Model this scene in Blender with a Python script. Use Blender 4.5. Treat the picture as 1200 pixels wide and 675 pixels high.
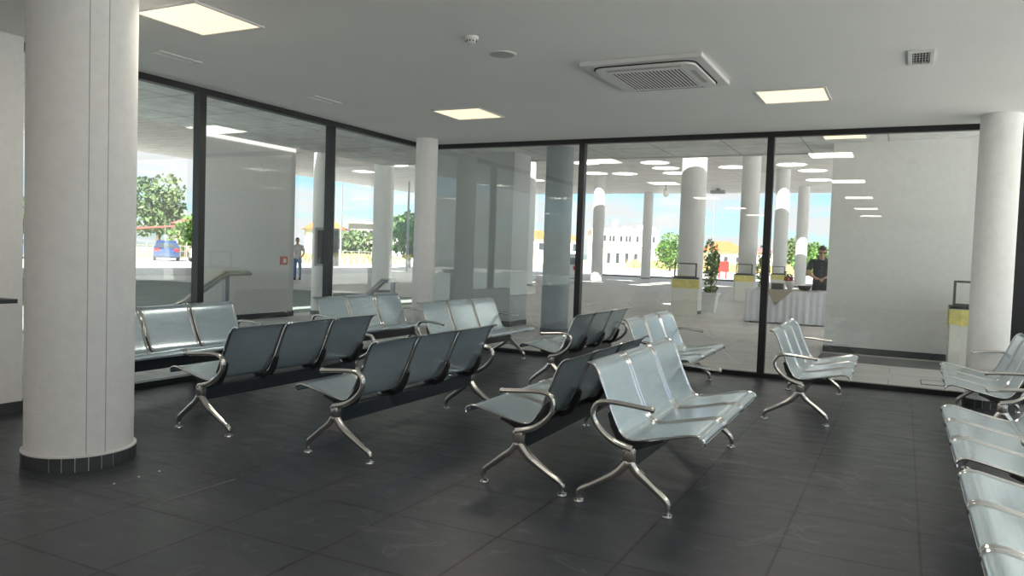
import bpy, bmesh, math, random
from mathutils import Vector, Matrix
S = bpy.context.scene
C = S.collection
for o in list(bpy.data.objects): bpy.data.objects.remove(o)
PI = math.pi
R = random.Random(7)

# ------------------------------------------------------------------ camera, world, sun, exposure
cd = bpy.data.cameras.new('camera'); cam = bpy.data.objects.new('camera', cd); C.objects.link(cam)
cd.sensor_fit = 'HORIZONTAL'; cd.sensor_width = 36; cd.lens = 906.78 / 1200 * 36
cd.clip_start = .05; cd.clip_end = 1500
mr = Matrix(((0.8915293, 0.4516770, 0.0341094), (-0.0504836, 0.0242467, 0.9984305), (0.4501410, -0.8918520, 0.0444189))).transposed()
cam.matrix_world = Matrix.Translation((0, 0, 1.3877)) @ mr.to_4x4()
S.camera = cam
S.view_settings.view_transform = 'Standard'; S.view_settings.look = 'None'
S.view_settings.gamma = 1; S.view_settings.use_curve_mapping = False
S.view_settings.exposure = 1.35
SKY = 0.075; SUN = 7.2; PANEL = .44; PANEL_W = 5.0
wd = bpy.data.worlds.new('sky'); S.world = wd; wd.use_nodes = True
nt = wd.node_tree; nt.nodes.clear(); N = nt.nodes.new; LK = nt.links.new
out = N('ShaderNodeOutputWorld'); bg = N('ShaderNodeBackground'); LK(bg.outputs[0], out.inputs[0])
tc = N('ShaderNodeTexCoord')
sk = N('ShaderNodeTexSky'); sk.sky_type = 'NISHITA'; sk.sun_disc = False
sk.sun_elevation = math.radians(47); sk.sun_rotation = math.radians(165); sk.air_density = 1.0; sk.dust_density = .6; sk.ozone_density = 1.6
sep = N('ShaderNodeSeparateXYZ'); LK(tc.outputs['Generated'], sep.inputs[0])
mz = N('ShaderNodeMath'); mz.operation = 'ADD'; mz.inputs[1].default_value = .12; LK(sep.outputs[2], mz.inputs[0])
mz2 = N('ShaderNodeMath'); mz2.operation = 'MAXIMUM'; mz2.inputs[1].default_value = .05; LK(mz.outputs[0], mz2.inputs[0])
vd = N('ShaderNodeVectorMath'); vd.operation = 'DIVIDE'; LK(tc.outputs['Generated'], vd.inputs[0])
cb = N('ShaderNodeCombineXYZ'); LK(mz2.outputs[0], cb.inputs[0]); LK(mz2.outputs[0], cb.inputs[1]); cb.inputs[2].default_value = 1
LK(cb.outputs[0], vd.inputs[1])
nz = N('ShaderNodeTexNoise'); nz.inputs['Scale'].default_value = 1.15; nz.inputs['Detail'].default_value = 7; nz.inputs['Roughness'].default_value = .55
LK(vd.outputs[0], nz.inputs['Vector'])
cr = N('ShaderNodeValToRGB'); cr.color_ramp.elements[0].position = .42; cr.color_ramp.elements[1].position = .56
LK(nz.outputs[0], cr.inputs[0])
skm = N('ShaderNodeVectorMath'); skm.operation = 'SCALE'; skm.inputs['Scale'].default_value = SKY
tn = N('ShaderNodeMixRGB'); tn.blend_type = 'MULTIPLY'; tn.inputs[0].default_value = 1; tn.inputs[2].default_value = (.62, .82, 1.0, 1); LK(sk.outputs[0], tn.inputs[1]); LK(tn.outputs[0], skm.inputs[0])
mx = N('ShaderNodeMixRGB'); LK(cr.outputs[0], mx.inputs[0]); LK(skm.outputs[0], mx.inputs[1]); mx.inputs[2].default_value = (.40, .405, .415, 1)
LK(mx.outputs[0], bg.inputs[0]); bg.inputs[1].default_value = 1.0
sl = bpy.data.lights.new('sun', 'SUN'); sl.energy = SUN; sl.angle = math.radians(.6); sl.color = (1, .97, .92)
so = bpy.data.objects.new('sun', sl); C.objects.link(so)
so.rotation_euler = Vector((-.20, .70, -.74)).to_track_quat('-Z', 'Y').to_euler()

# ------------------------------------------------------------------ materials
def mat(name, col, rough=.6, metal=0, spec=.5, noise=0, nscale=8, bump=0, bscale=60, alpha=None, emit=None, coat=0, stretch=None, nmix=None):
    m = bpy.data.materials.new(name); m.use_nodes = True; t = m.node_tree; b = t.nodes['Principled BSDF']
    b.inputs['Base Color'].default_value = (*col, 1); b.inputs['Roughness'].default_value = rough
    b.inputs['Metallic'].default_value = metal; b.inputs['Specular IOR Level'].default_value = spec
    b.inputs['Coat Weight'].default_value = coat
    co = t.nodes.new('ShaderNodeTexCoord'); mp = t.nodes.new('ShaderNodeMapping'); t.links.new(co.outputs['Object'], mp.inputs[0])
    if stretch: mp.inputs['Scale'].default_value = stretch
    if noise:
        n = t.nodes.new('ShaderNodeTexNoise'); n.inputs['Scale'].default_value = nscale; n.inputs['Detail'].default_value = 5
        t.links.new(mp.outputs[0], n.inputs['Vector'])
        r = t.nodes.new('ShaderNodeValToRGB'); r.color_ramp.elements[0].position = .3; r.color_ramp.elements[1].position = .7
        lo = [c * (1 - noise) for c in col]; hi = [min(1, c * (1 + noise)) for c in col]
        if nmix: hi = nmix
        r.color_ramp.elements[0].color = (*lo, 1); r.color_ramp.elements[1].color = (*hi, 1)
        t.links.new(n.outputs[0], r.inputs[0]); t.links.new(r.outputs[0], b.inputs['Base Color'])
    if bump:
        n = t.nodes.new('ShaderNodeTexNoise'); n.inputs['Scale'].default_value = bscale; n.inputs['Detail'].default_value = 3
        t.links.new(mp.outputs[0], n.inputs['Vector'])
        bp = t.nodes.new('ShaderNodeBump'); bp.inputs['Strength'].default_value = bump; bp.inputs['Distance'].default_value = .01
        t.links.new(n.outputs[0], bp.inputs['Height']); t.links.new(bp.outputs[0], b.inputs['Normal'])
    if emit:
        b.inputs['Emission Color'].default_value = (*emit[0], 1); b.inputs['Emission Strength'].default_value = emit[1]
    return m
def tile_mat(name, c1, c2, mortar, w, h, ox, oy, gap=.004, rough=.4, smear=0, grain=(1, 1, 1), spec=.5, offset=0):
    m = bpy.data.materials.new(name); m.use_nodes = True; t = m.node_tree; b = t.nodes['Principled BSDF']
    co = t.nodes.new('ShaderNodeTexCoord'); mp = t.nodes.new('ShaderNodeMapping'); t.links.new(co.outputs['Object'], mp.inputs[0])
    mp.inputs['Location'].default_value = (ox, oy, 0)
    br = t.nodes.new('ShaderNodeTexBrick'); br.offset = offset; br.squash = 1; t.links.new(mp.outputs[0], br.inputs['Vector'])
    br.inputs['Scale'].default_value = 1; br.inputs['Brick Width'].default_value = w; br.inputs['Row Height'].default_value = h
    br.inputs['Mortar Size'].default_value = gap; br.inputs['Mortar Smooth'].default_value = .1; br.inputs['Bias'].default_value = 0
    br.inputs['Color1'].default_value = (*c1, 1); br.inputs['Color2'].default_value = (*c2, 1); br.inputs['Mortar'].default_value = (*mortar, 1)
    mp2 = t.nodes.new('ShaderNodeMapping'); mp2.inputs['Scale'].default_value = grain; t.links.new(co.outputs['Object'], mp2.inputs[0])
    n = t.nodes.new('ShaderNodeTexNoise'); n.inputs['Scale'].default_value = 3; n.inputs['Detail'].default_value = 8; n.inputs['Roughness'].default_value = .65
    t.links.new(mp2.outputs[0], n.inputs['Vector'])
    mr_ = t.nodes.new('ShaderNodeMapRange'); mr_.inputs[1].default_value = .3; mr_.inputs[2].default_value = .7; mr_.inputs[3].default_value = .8; mr_.inputs[4].default_value = 1.2
    t.links.new(n.outputs[0], mr_.inputs[0])
    mu = t.nodes.new('ShaderNodeVectorMath'); mu.operation = 'SCALE'; t.links.new(br.outputs[0], mu.inputs[0]); t.links.new(mr_.outputs[0], mu.inputs['Scale'])
    src = mu.outputs[0]
    if smear:
        n2 = t.nodes.new('ShaderNodeTexNoise'); n2.inputs['Scale'].default_value = 2.3; n2.inputs['Detail'].default_value = 3; n2.inputs['Distortion'].default_value = 2.2
        t.links.new(co.outputs['Object'], n2.inputs['Vector'])
        r2 = t.nodes.new('ShaderNodeValToRGB'); e = r2.color_ramp.elements
        e[0].position = .62; e[0].color = (0, 0, 0, 1); e[1].position = .70; e[1].color = (0, 0, 0, 1); x = e.new(.655); x.color = (smear,) * 3 + (1,)
        t.links.new(n2.outputs[0], r2.inputs[0])
        ad = t.nodes.new('ShaderNodeVectorMath'); ad.operation = 'ADD'; t.links.new(src, ad.inputs[0]); t.links.new(r2.outputs[0], ad.inputs[1]); src = ad.outputs[0]
    t.links.new(src, b.inputs['Base Color'])
    rr = t.nodes.new('ShaderNodeMapRange'); rr.inputs[1].default_value = .3; rr.inputs[2].default_value = .7; rr.inputs[3].default_value = rough - .07; rr.inputs[4].default_value = rough + .1
    t.links.new(n.outputs[0], rr.inputs[0]); t.links.new(rr.outputs[0], b.inputs['Roughness'])
    b.inputs['Specular IOR Level'].default_value = spec
    bp = t.nodes.new('ShaderNodeBump'); bp.inputs['Strength'].default_value = .25; bp.inputs['Distance'].default_value = .002; bp.invert = True
    t.links.new(br.outputs['Fac'], bp.inputs['Height']); t.links.new(bp.outputs[0], b.inputs['Normal'])
    return m
def glass_mat(name, tint, base=.05, gain=1.0):
    m = bpy.data.materials.new(name); m.use_nodes = True; t = m.node_tree; t.nodes.clear()
    o = t.nodes.new('ShaderNodeOutputMaterial'); mix = t.nodes.new('ShaderNodeMixShader'); tr = t.nodes.new('ShaderNodeBsdfTransparent'); gl = t.nodes.new('ShaderNodeBsdfGlossy')
    tr.inputs[0].default_value = (*tint, 1); gl.inputs[0].default_value = (.95, 1, .98, 1); gl.inputs['Roughness'].default_value = .003
    lw = t.nodes.new('ShaderNodeLayerWeight'); lw.inputs[0].default_value = .5
    pw = t.nodes.new('ShaderNodeMath'); pw.operation = 'POWER'; pw.inputs[1].default_value = 5; t.links.new(lw.outputs['Facing'], pw.inputs[0])
    ma = t.nodes.new('ShaderNodeMath'); ma.operation = 'MULTIPLY_ADD'; ma.inputs[1].default_value = gain * (1 - base); ma.inputs[2].default_value = base; t.links.new(pw.outputs[0], ma.inputs[0])
    t.links.new(ma.outputs[0], mix.inputs[0]); t.links.new(tr.outputs[0], mix.inputs[1]); t.links.new(gl.outputs[0], mix.inputs[2]); t.links.new(mix.outputs[0], o.inputs[0])
    return m
def sheet_mat(name, col, through):
    # perforated steel sheet: brushed metal whose holes (too fine to see one by one) let some light through
    m = mat(name, col, rough=.22, metal=.72, noise=.06, nscale=40, stretch=(1, .15, 1), bump=.03, bscale=300)
    t = m.node_tree; b = t.nodes['Principled BSDF']; o = [n for n in t.nodes if n.type == 'OUTPUT_MATERIAL'][0]
    co = t.nodes.new('ShaderNodeTexCoord'); mp = t.nodes.new('ShaderNodeMapping'); t.links.new(co.outputs['UV'], mp.inputs[0])
    mp.inputs['Scale'].default_value = (1, 1, 1)
    tr = t.nodes.new('ShaderNodeBsdfTransparent'); mix = t.nodes.new('ShaderNodeMixShader')
    vo = t.nodes.new('ShaderNodeTexVoronoi'); vo.inputs['Scale'].default_value = 160; vo.inputs['Randomness'].default_value = 0
    t.links.new(co.outputs['Object'], vo.inputs['Vector'])
    lt = t.nodes.new('ShaderNodeMapRange'); lt.inputs[1].default_value = 0; lt.inputs[2].default_value = .6; lt.inputs[3].default_value = through * 1.7; lt.inputs[4].default_value = through * .3
    t.links.new(vo.outputs['Distance'], lt.inputs[0])
    t.links.new(lt.outputs[0], mix.inputs[0]); t.links.new(b.outputs[0], mix.inputs[1]); t.links.new(tr.outputs[0], mix.inputs[2]); t.links.new(mix.outputs[0], o.inputs[0])
    return m

M = {}
M['plaster'] = mat('plaster', (.72, .715, .70), .85, noise=.025, nscale=3, bump=.15, bscale=120)
M['ceiling'] = mat('ceiling_paint', (.84, .835, .81), .9, noise=.02, nscale=1.2)
M['column'] = mat('column_plaster', (.80, .795, .78), .75, noise=.03, nscale=14, bump=.22, bscale=90)
M['floor'] = tile_mat('slate_tiles', (.038, .042, .051), (.049, .053, .062), (.010, .010, .011), .615, .615, .475 + .615 * 20, -3.93 + .615 * 20, gap=.007, rough=.36, smear=.04, grain=(1.2, 3.4, 1), spec=.45)
M['pave'] = tile_mat('forecourt_tiles', (.66, .65, .625), (.60, .59, .57), (.38, .38, .37), 1.2, .6, .1, .2, gap=.006, rough=.62, grain=(.5, 2.6, 1), spec=.35, offset=.5)
M['asphalt'] = mat('asphalt', (.46, .45, .43), .9, noise=.15, nscale=.8, bump=.3, bscale=80)
M['asphalt_shade'] = mat('shade_darkened_asphalt', (.20, .23, .215), .85, noise=.15, nscale=.9)  # darkened to carry canopy shade and glass reflections on the ground
M['shaded_wall'] = mat('shaded_wall_paint', (.50, .51, .50), .8, noise=.03, nscale=3)  # porch shade mixed into the wall colour
M['band'] = mat('dark_stone', (.05, .055, .06), .5, noise=.2, nscale=10)
M['band2'] = mat('grey_stone', (.17, .17, .17), .6, noise=.1, nscale=5, stretch=(1, 4, 1))
M['grout'] = mat('grout', (.22, .22, .22), .8)
M['black'] = mat('black_aluminium', (.012, .013, .015), .38, spec=.5)
M['rubber'] = mat('black_plastic', (.02, .02, .022), .55)
M['beam'] = mat('beam_blue_black', (.018, .026, .034), .32, spec=.6)
M['chrome'] = mat('polished_aluminium', (.70, .68, .65), .16, metal=1)
M['rim'] = mat('chrome_rim', (.70, .70, .70), .12, metal=1)
M['sheet'] = sheet_mat('perforated_steel', (.66, .79, .86), .24)
M['white_plastic'] = mat('white_plastic', (.70, .70, .69), .45)
M['grey_plastic'] = mat('grey_plastic', (.42, .42, .41), .5)
M['dark_slot'] = mat('dark_slot', (.02, .02, .02), .8)
M['panel'] = mat('led_diffuser', (.9, .85, .75), .5, emit=((1, .82, .55), PANEL))
M['glass'] = glass_mat('window_glass', (.975, .99, .98), base=.06)
M['canopy'] = tile_mat('canopy_soffit', (.88, .86, .82), (.82, .80, .76), (.45, .44, .42), 6, .35, 0, 0, gap=.02, rough=.8, grain=(.3, 2, 1), offset=.3)
M['soffit'] = tile_mat('soffit_panels', (.82, .82, .81), (.79, .79, .78), (.42, .42, .42), 1.2, 1.2, .3, .1, gap=.012, rough=.8)
M['white'] = mat('white_paint', (.82, .82, .80), .6, noise=.03, nscale=6)
M['cream'] = mat('bright_render', (.84, .82, .75), .85, noise=.08, nscale=.6)
M['tape'] = mat('yellow_tape', (.80, .70, .22), .45, noise=.15, nscale=12)
M['steel_dark'] = mat('dark_steel', (.06, .065, .07), .4, metal=.5)
M['cloth'] = mat('white_tablecloth', (.84, .85, .90), .9, noise=.03, nscale=20)
M['beige'] = mat('beige_cloth', (.45, .40, .33), .9, noise=.12, nscale=30)
M['skin'] = mat('skin', (.52, .31, .22), .55, noise=.05, nscale=15)
M['hair'] = mat('dark_hair', (.02, .015, .012), .6, bump=.5, bscale=90)
M['navy'] = mat('navy_shirt', (.022, .026, .04), .85, noise=.15, nscale=20)
M['trouser'] = mat('black_trousers', (.015, .015, .018), .85)
M['jeans'] = mat('blue_jeans', (.12, .20, .36), .85, noise=.15, nscale=20)
M['pale_shirt'] = mat('pale_shirt', (.62, .60, .60), .85, noise=.2, nscale=14)
M['leaf'] = mat('leaf_green', (.10, .20, .04), .6, noise=.5, nscale=1.4)
M['leaf2'] = mat('leaf_olive', (.11, .16, .06), .6, noise=.45, nscale=1.1)
M['leaf3'] = mat('leaf_shrub', (.20, .30, .09), .55, noise=.5, nscale=9)
M['bark'] = mat('bark', (.16, .12, .09), .9, noise=.3, nscale=9)
M['yard'] = mat('bounce_concrete', (.76, .75, .72), .9, noise=.06, nscale=1)  # whitened so the unseen sunlit ground bounces light onto the ceiling
M['dry'] = mat('dry_grass', (.55, .44, .22), .95, noise=.3, nscale=.7)
M['grass'] = mat('verge_grass', (.22, .32, .08), .95, noise=.35, nscale=.9, nmix=(.45, .42, .18))
M['orange'] = mat('terracotta_roof', (.46, .15, .055), .8, noise=.15, nscale=2)
M['red'] = mat('red_board', (.60, .03, .025), .45)
M['redroof'] = mat('faded_red_roof', (.42, .12, .11), .7, noise=.1, nscale=1)
M['wglass'] = mat('far_window', (.05, .06, .07), .2)
M['blue'] = mat('blue_car_paint', (.03, .14, .38), .22, coat=.6)
M['navyc'] = mat('dark_blue_car_paint', (.02, .05, .15), .22, coat=.6)
M['whitec'] = mat('white_car_paint', (.75, .76, .78), .25, coat=.6)
M['greyc'] = mat('blue_grey_car_paint', (.10, .17, .26), .25, coat=.6)
M['tail'] = mat('tail_lamp', (.6, .02, .02), .3)
M['tyre'] = mat('tyre', (.02, .02, .02), .8)
M['pole'] = mat('galvanised_pole', (.30, .31, .32), .5, metal=.4)
M['fence'] = mat('pale_fence', (.30, .28, .25), .7)
M['screen'] = mat('dark_screen', (.03, .03, .035), .15)

# ------------------------------------------------------------------ helpers
def obj(name, bm, m, parent=None, smooth=False):
    me = bpy.data.meshes.new(name)
    bmesh.ops.recalc_face_normals(bm, faces=bm.faces[:])
    bm.to_mesh(me); bm.free()
    if smooth:
        for p in me.polygons: p.use_smooth = True
        if smooth != 'all': me.set_sharp_from_angle(angle=math.radians(40))
    for x in (m if isinstance(m, (list, tuple)) else [m]): me.materials.append(x)
    o = bpy.data.objects.new(name, me); C.objects.link(o)
    if parent is not None: o.parent = parent
    return o
def tag(o, label, cat, group=None):
    o['label'] = label; o['category'] = cat
    if group: o['group'] = group
    return o
def thing(name, label, cat, loc=(0, 0, 0), rotz=0, group=None):
    o = bpy.data.objects.new(name, None); C.objects.link(o); o.empty_display_size = .1
    o.location = loc; o.rotation_euler = (0, 0, rotz)
    return tag(o, label, cat, group)
def struct(name, bm, m, smooth=False, parent=None):
    o = obj(name, bm, m, parent, smooth)
    if parent is None: o['kind'] = 'structure'
    return o
def dup(root, loc, rotz, label, group=None):
    r = root.copy(); C.objects.link(r); r.location = loc; r.rotation_euler = (0, 0, rotz); r['label'] = label
    if group: r['group'] = group
    for ch in list(root.children):
        c = ch.copy(); C.objects.link(c); c.parent = r
        for g in list(ch.children):
            d = g.copy(); C.objects.link(d); d.parent = c
    return r
def box(bm, x0, x1, y0, y1, z0, z1, bev=0, mi=0):
    t = bmesh.new()
    vs = [t.verts.new(p) for p in ((x0, y0, z0), (x1, y0, z0), (x1, y1, z0), (x0, y1, z0), (x0, y0, z1), (x1, y0, z1), (x1, y1, z1), (x0, y1, z1))]
    for f in ((0, 3, 2, 1), (4, 5, 6, 7), (0, 1, 5, 4), (1, 2, 6, 5), (2, 3, 7, 6), (3, 0, 4, 7)): t.faces.new([vs[i] for i in f])
    if bev: bmesh.ops.bevel(t, geom=t.edges[:], offset=bev, segments=2, affect='EDGES', profile=.5)
    join(bm, t, mi)
def join(bm, t, mi=0, mtx=None):
    mp = {}
    for v in t.verts: mp[v] = bm.verts.new(mtx @ v.co if mtx else v.co)
    for f in t.faces:
        try: g = bm.faces.new([mp[v] for v in f.verts]); g.material_index = mi
        except ValueError: pass
    t.free()
def B(*a, **k):
    bm = bmesh.new(); box(bm, *a, **k); return bm
def cyl(bm, c, r0, r1, z0, z1, n=32, mi=0, cap=True):
    a = [bm.verts.new((c[0] + r0 * math.cos(2 * PI * i / n), c[1] + r0 * math.sin(2 * PI * i / n), z0)) for i in range(n)]
    b = [bm.verts.new((c[0] + r1 * math.cos(2 * PI * i / n), c[1] + r1 * math.sin(2 * PI * i / n), z1)) for i in range(n)]
    for i in range(n):
        f = bm.faces.new((a[i], a[(i + 1) % n], b[(i + 1) % n], b[i])); f.material_index = mi
    if cap:
        bm.faces.new(a[::-1]).material_index = mi; bm.faces.new(b).material_index = mi
def lathe(bm, c, prof, n=24, mi=0):
    rings = []
    for r, z in prof: rings.append([bm.verts.new((c[0] + r * math.cos(2 * PI * i / n), c[1] + r * math.sin(2 * PI * i / n), c[2] + z)) for i in range(n)])
    for a, b in zip(rings, rings[1:]):
        for i in range(n): bm.faces.new((a[i], a[(i + 1) % n], b[(i + 1) % n], b[i])).material_index = mi
    bm.faces.new(rings[0][::-1]).material_index = mi; bm.faces.new(rings[-1]).material_index = mi
def crom(pts, k=5):
    P = [Vector(p) for p in pts]; P = [2 * P[0] - P[1]] + P + [2 * P[-1] - P[-2]]; out = []
    for i in range(1, len(P) - 2):
        for j in range(k):
            t = j / k; a, b, c, d = P[i - 1:i + 3]
            out.append(.5 * ((2 * b) + (c - a) * t + (2 * a - 5 * b + 4 * c - d) * t * t + (3 * b - a - 3 * c + d) * t ** 3))
    out.append(P[-2].copy()); return out
def tube(bm, pts, rad, n=10, side=None, flat=1.0, mi=0, k=5, smooth=True):
    """pts path; rad scalar or list; cross-section ellipse: along 'side' axis rad*flat"""
    if not isinstance(rad, (list, tuple)): rad = [rad] * len(pts)
    if smooth:
        q = crom([(*p, ) for p in pts], k); rr = crom([(r, 0, 0) for r in rad], k); rad = [x[0] for x in rr]
    else: q = [Vector(p) for p in pts]
    rings = []; prev = None
    for i, p in enumerate(q):
        d = (q[min(i + 1, len(q) - 1)] - q[max(i - 1, 0)]).normalized()
        if side is not None: s = Vector(side)
        else:
            s = prev if prev is not None else (Vector((0, 0, 1)) if abs(d.z) < .9 else Vector((1, 0, 0)))
        s = (s - d * s.dot(d)).normalized(); prev = s; u = d.cross(s)
        rings.append([bm.verts.new(p + s * (math.cos(2 * PI * j / n) * rad[i] * flat) + u * (math.sin(2 * PI * j / n) * rad[i])) for j in range(n)])
    for a, b in zip(rings, rings[1:]):
        for j in range(n): bm.faces.new((a[j], a[(j + 1) % n], b[(j + 1) % n], b[j])).material_index = mi
    bm.faces.new(rings[0][::-1]).material_index = mi; bm.faces.new(rings[-1]).material_index = mi
def ribbon(bm, prof, y0, y1, th=.003, mi=0):
    """sheet following profile (x,z) extruded along y, with thickness"""
    q = [Vector((p[0], 0, p[1])) for p in prof]; nn = []
    for i in range(len(q)):
        d = (q[min(i + 1, len(q) - 1)] - q[max(i - 1, 0)]).normalized(); nn.append(Vector((-d.z, 0, d.x)))
    A = [bm.verts.new((p.x, y0, p.z)) for p in q]; Bv = [bm.verts.new((p.x, y1, p.z)) for p in q]
    A2 = [bm.verts.new((p.x + n_.x * th, y0, p.z + n_.z * th)) for p, n_ in zip(q, nn)]; B2 = [bm.verts.new((p.x + n_.x * th, y1, p.z + n_.z * th)) for p, n_ in zip(q, nn)]
    for i in range(len(q) - 1):
        for f in ((A[i], A[i + 1], Bv[i + 1], Bv[i]), (A2[i], B2[i], B2[i + 1], A2[i + 1]), (A[i], A2[i], A2[i + 1], A[i + 1]), (Bv[i], Bv[i + 1], B2[i + 1], B2[i])): bm.faces.new(f).material_index = mi
    bm.faces.new((A[0], Bv[0], B2[0], A2[0])); bm.faces.new((A[-1], A2[-1], B2[-1], Bv[-1]))
def prism(bm, poly, y0, y1, mi=0, axis='y'):
    f3 = (lambda a, b, t: (a, t, b)) if axis == 'y' else ((lambda a, b, t: (t, a, b)) if axis == 'x' else (lambda a, b, t: (a, b, t)))
    a = [bm.verts.new(f3(p[0], p[1], y0)) for p in poly]; b = [bm.verts.new(f3(p[0], p[1], y1)) for p in poly]
    n = len(poly)
    for i in range(n): bm.faces.new((a[i], a[(i + 1) % n], b[(i + 1) % n], b[i])).material_index = mi
    bm.faces.new(a[::-1]).material_index = mi; bm.faces.new(b).material_index = mi

# ------------------------------------------------------------------ the room
HC = 2.937; XL = -6.38; YB = 9.656; XR = 3.49; YR = -9.0
struct('floor', B(XL - .12, XR + .12, YR - .1, YB + .06, -.2, 0), M['floor'])
struct('ceiling', B(XL - .1, XR + .1, YR - .1, YB + .04, HC, HC + .35), M['ceiling'])
struct('wall_rear', B(XL - .1, XR + .1, YR - .2, YR, 0, HC), M['plaster'])
struct('wall_right', B(XR, XR + .15, YR, -6.6, 0, HC), M['plaster'])
struct('wall_left', B(XL - .12, XL + .02, YR, 2.2, 0, HC), M['plaster'])
# glazed walls: black frames and panes
wn = [0]
def window_unit(x0, x1, y0, y1, mw=.075, horiz='x', last=False):
    wn[0] += 1
    e = bpy.data.objects.new('window_%d' % wn[0], None); C.objects.link(e); e['kind'] = 'structure'
    e.location = (x0, y0, 0)
    L = (x1 - x0) if horiz == 'x' else (y1 - y0); d = .045
    bm = bmesh.new()
    def bx(a0, a1, z0, z1, dd=d):
        if horiz == 'x': box(bm, a0, a1, -dd, dd, z0, z1)
        else: box(bm, -dd, dd, a0, a1, z0, z1)
    bx(0, mw, 0, HC - .0)
    if last: bx(L - mw, L, 0, HC)
    bx(mw, L - (mw if last else 0), 0, .055); bx(mw, L - (mw if last else 0), HC - .062, HC)
    struct('window_frame', bm, M['black'], parent=e)
    g = bmesh.new()
    if horiz == 'x': box(g, mw - .01, L + (0 if not last else -mw), .004, .014, .05, HC - .055)
    else: box(g, -.014, -.004, mw - .01, L + (0 if not last else -mw), .05, HC - .055)
    struct('glass_pane', g, M['glass'], parent=e)
    return e
bx_ = [-6.335, -3.925, -1.52, .99, 3.45]
for i in range(4): window_unit(bx_[i], bx_[i + 1], YB + .01, YB + .01, last=(i == 3), mw=(.17 if i == 3 else .08))
ly = [2.2, 3.53, 5.52, 7.505, 9.61]
for i in range(4): window_unit(XL, XL, ly[i], ly[i + 1], horiz='y', mw=.08)
ry = [-6.6, -4.3, -2.0, .3, 2.65, 5.0, 7.3, 9.61]
for i in range(7): window_unit(XR, XR, ry[i], ry[i + 1], horiz='y', mw=.08)  # unseen right-hand glazing, set close in for stronger side light

def skirt_ring(bm, c, r, h, n):
    for i in range(n):
        a0 = 2 * PI * (i + .03) / n; a1 = 2 * PI * (i + .97) / n
        v = []
        for (rr) in (r - .02, r):
            for a in (a0, a1):
                for z in (0, h): v.append(bm.verts.new((c[0] + rr * math.cos(a), c[1] + rr * math.sin(a), z)))
        for f in ((0, 1, 3, 2), (4, 6, 7, 5), (0, 4, 5, 1), (2, 3, 7, 6), (1, 5, 7, 3), (0, 2, 6, 4)): bm.faces.new([v[k] for k in f])
def inner_column(x, y, r, label, n=28, seam=False):
    t = thing('column', label, 'column', (x, y, 0))
    bm = bmesh.new(); cyl(bm, (0, 0), r, r, .0, HC, 72); s = obj('shaft', bm, M['column'], t, smooth=True)
    bm = bmesh.new(); skirt_ring(bm, (0, 0), r + .016, .085, n); obj('tile_skirting', bm, M['band'], t)
    bm = bmesh.new(); lathe(bm, (0, 0, 0), [(r + .001, .0), (r + .0125, .0), (r + .0125, .084), (r + .018, .085), (r + .018, .094), (r + .001, .098)], 72); obj('skirting_bead', bm, M['plaster'], t, smooth=True)
    if seam:
        bm = bmesh.new()
        for a in seam: box(bm, r * math.cos(a) - .0015, r * math.cos(a) + .0015, r * math.sin(a) - .002, r * math.sin(a) + .002, .1, HC)
        obj('casing_seam', bm, M['grey_plastic'], t)
    return t
inner_column(-4.58, 3.10, .305, 'thick round white column standing closest to the camera, tiled foot', seam=(math.radians(-28), math.radians(-8)))
inner_column(-6.0, 9.12, .152, 'slim round white column in the corner between the two glass walls', n=16)
inner_column(.80, 9.16, .185, 'round white column at the right end of the rear glass wall', n=18)
# wall pier at the left edge of the photo with a black ledge
struct('trim_1', B(-6.33, -6.19, 2.2, 3.70, .09, HC), M['column'])
struct('baseboard_left', B(-6.33, -6.178, 2.2, 3.712, 0, .09), M['band'])
t = thing('wall_shelf', 'small black shelf on the white wall pier at the left photo edge', 'shelf', (-6.19, 3.2, .9))
obj('shelf_top', B(0, .30, -.45, .28, 0, .022, bev=.004), M['black'], t)
obj('shelf_edge', B(.296, .312, -.45, .28, -.008, .024, bev=.003), M['steel_dark'], t)
for yy in (-.1, .15):
    bm = bmesh.new(); prism(bm, [(0, 0), (.22, 0), (.20, -.025), (.03, -.12), (0, -.12)], yy, yy + .03); obj('bracket', bm, M['black'], t)

# ------------------------------------------------------------------ ceiling fittings
def led_panel(x, y, label, light=True, z=HC, name='ceiling_light'):
    t = thing(name, label, 'ceiling light', (x, y, z), group='square recessed ceiling lights')
    bm = bmesh.new(); a = .305; b = .285
    for q in ((-a, a, -a, -b), (-a, a, b, a), (-a, -b, -b, b), (b, a, -b, b)): box(bm, q[0], q[1], q[2], q[3], -.012, .0)
    obj('frame', bm, M['white_plastic'], t)
    obj('diffuser', B(-b, b, -b, b, -.006, .0), M['panel'], t)
    if light:
        l = bpy.data.lights.new('panel_light', 'AREA'); l.shape = 'SQUARE'; l.size = .56; l.energy = PANEL_W; l.color = (1, .92, .80)
        o = bpy.data.objects.new('panel_light', l); C.objects.link(o); o.parent = t; o.location = (0, 0, -.02)
    return t
led_panel(-4.435, 3.845, 'large glowing square ceiling light beside the thick near column')
led_panel(-4.43, 7.55, 'glowing square ceiling light between the smoke detector and the corner column')
led_panel(-.99, 7.59, 'glowing square ceiling light right of the air conditioner cassette')
k = 0
for (x, y) in ((-.99, 3.85), (2.3, 7.59), (2.3, 3.85), (-4.43, .1), (-.99, .1), (2.3, .1), (-4.43, -3.6), (-.99, -3.6), (2.3, -3.6), (-4.43, -7), (-.99, -7), (2.3, -7)):
    led_panel(x, y, 'square ceiling light of the part of the room behind the photographer')
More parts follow.
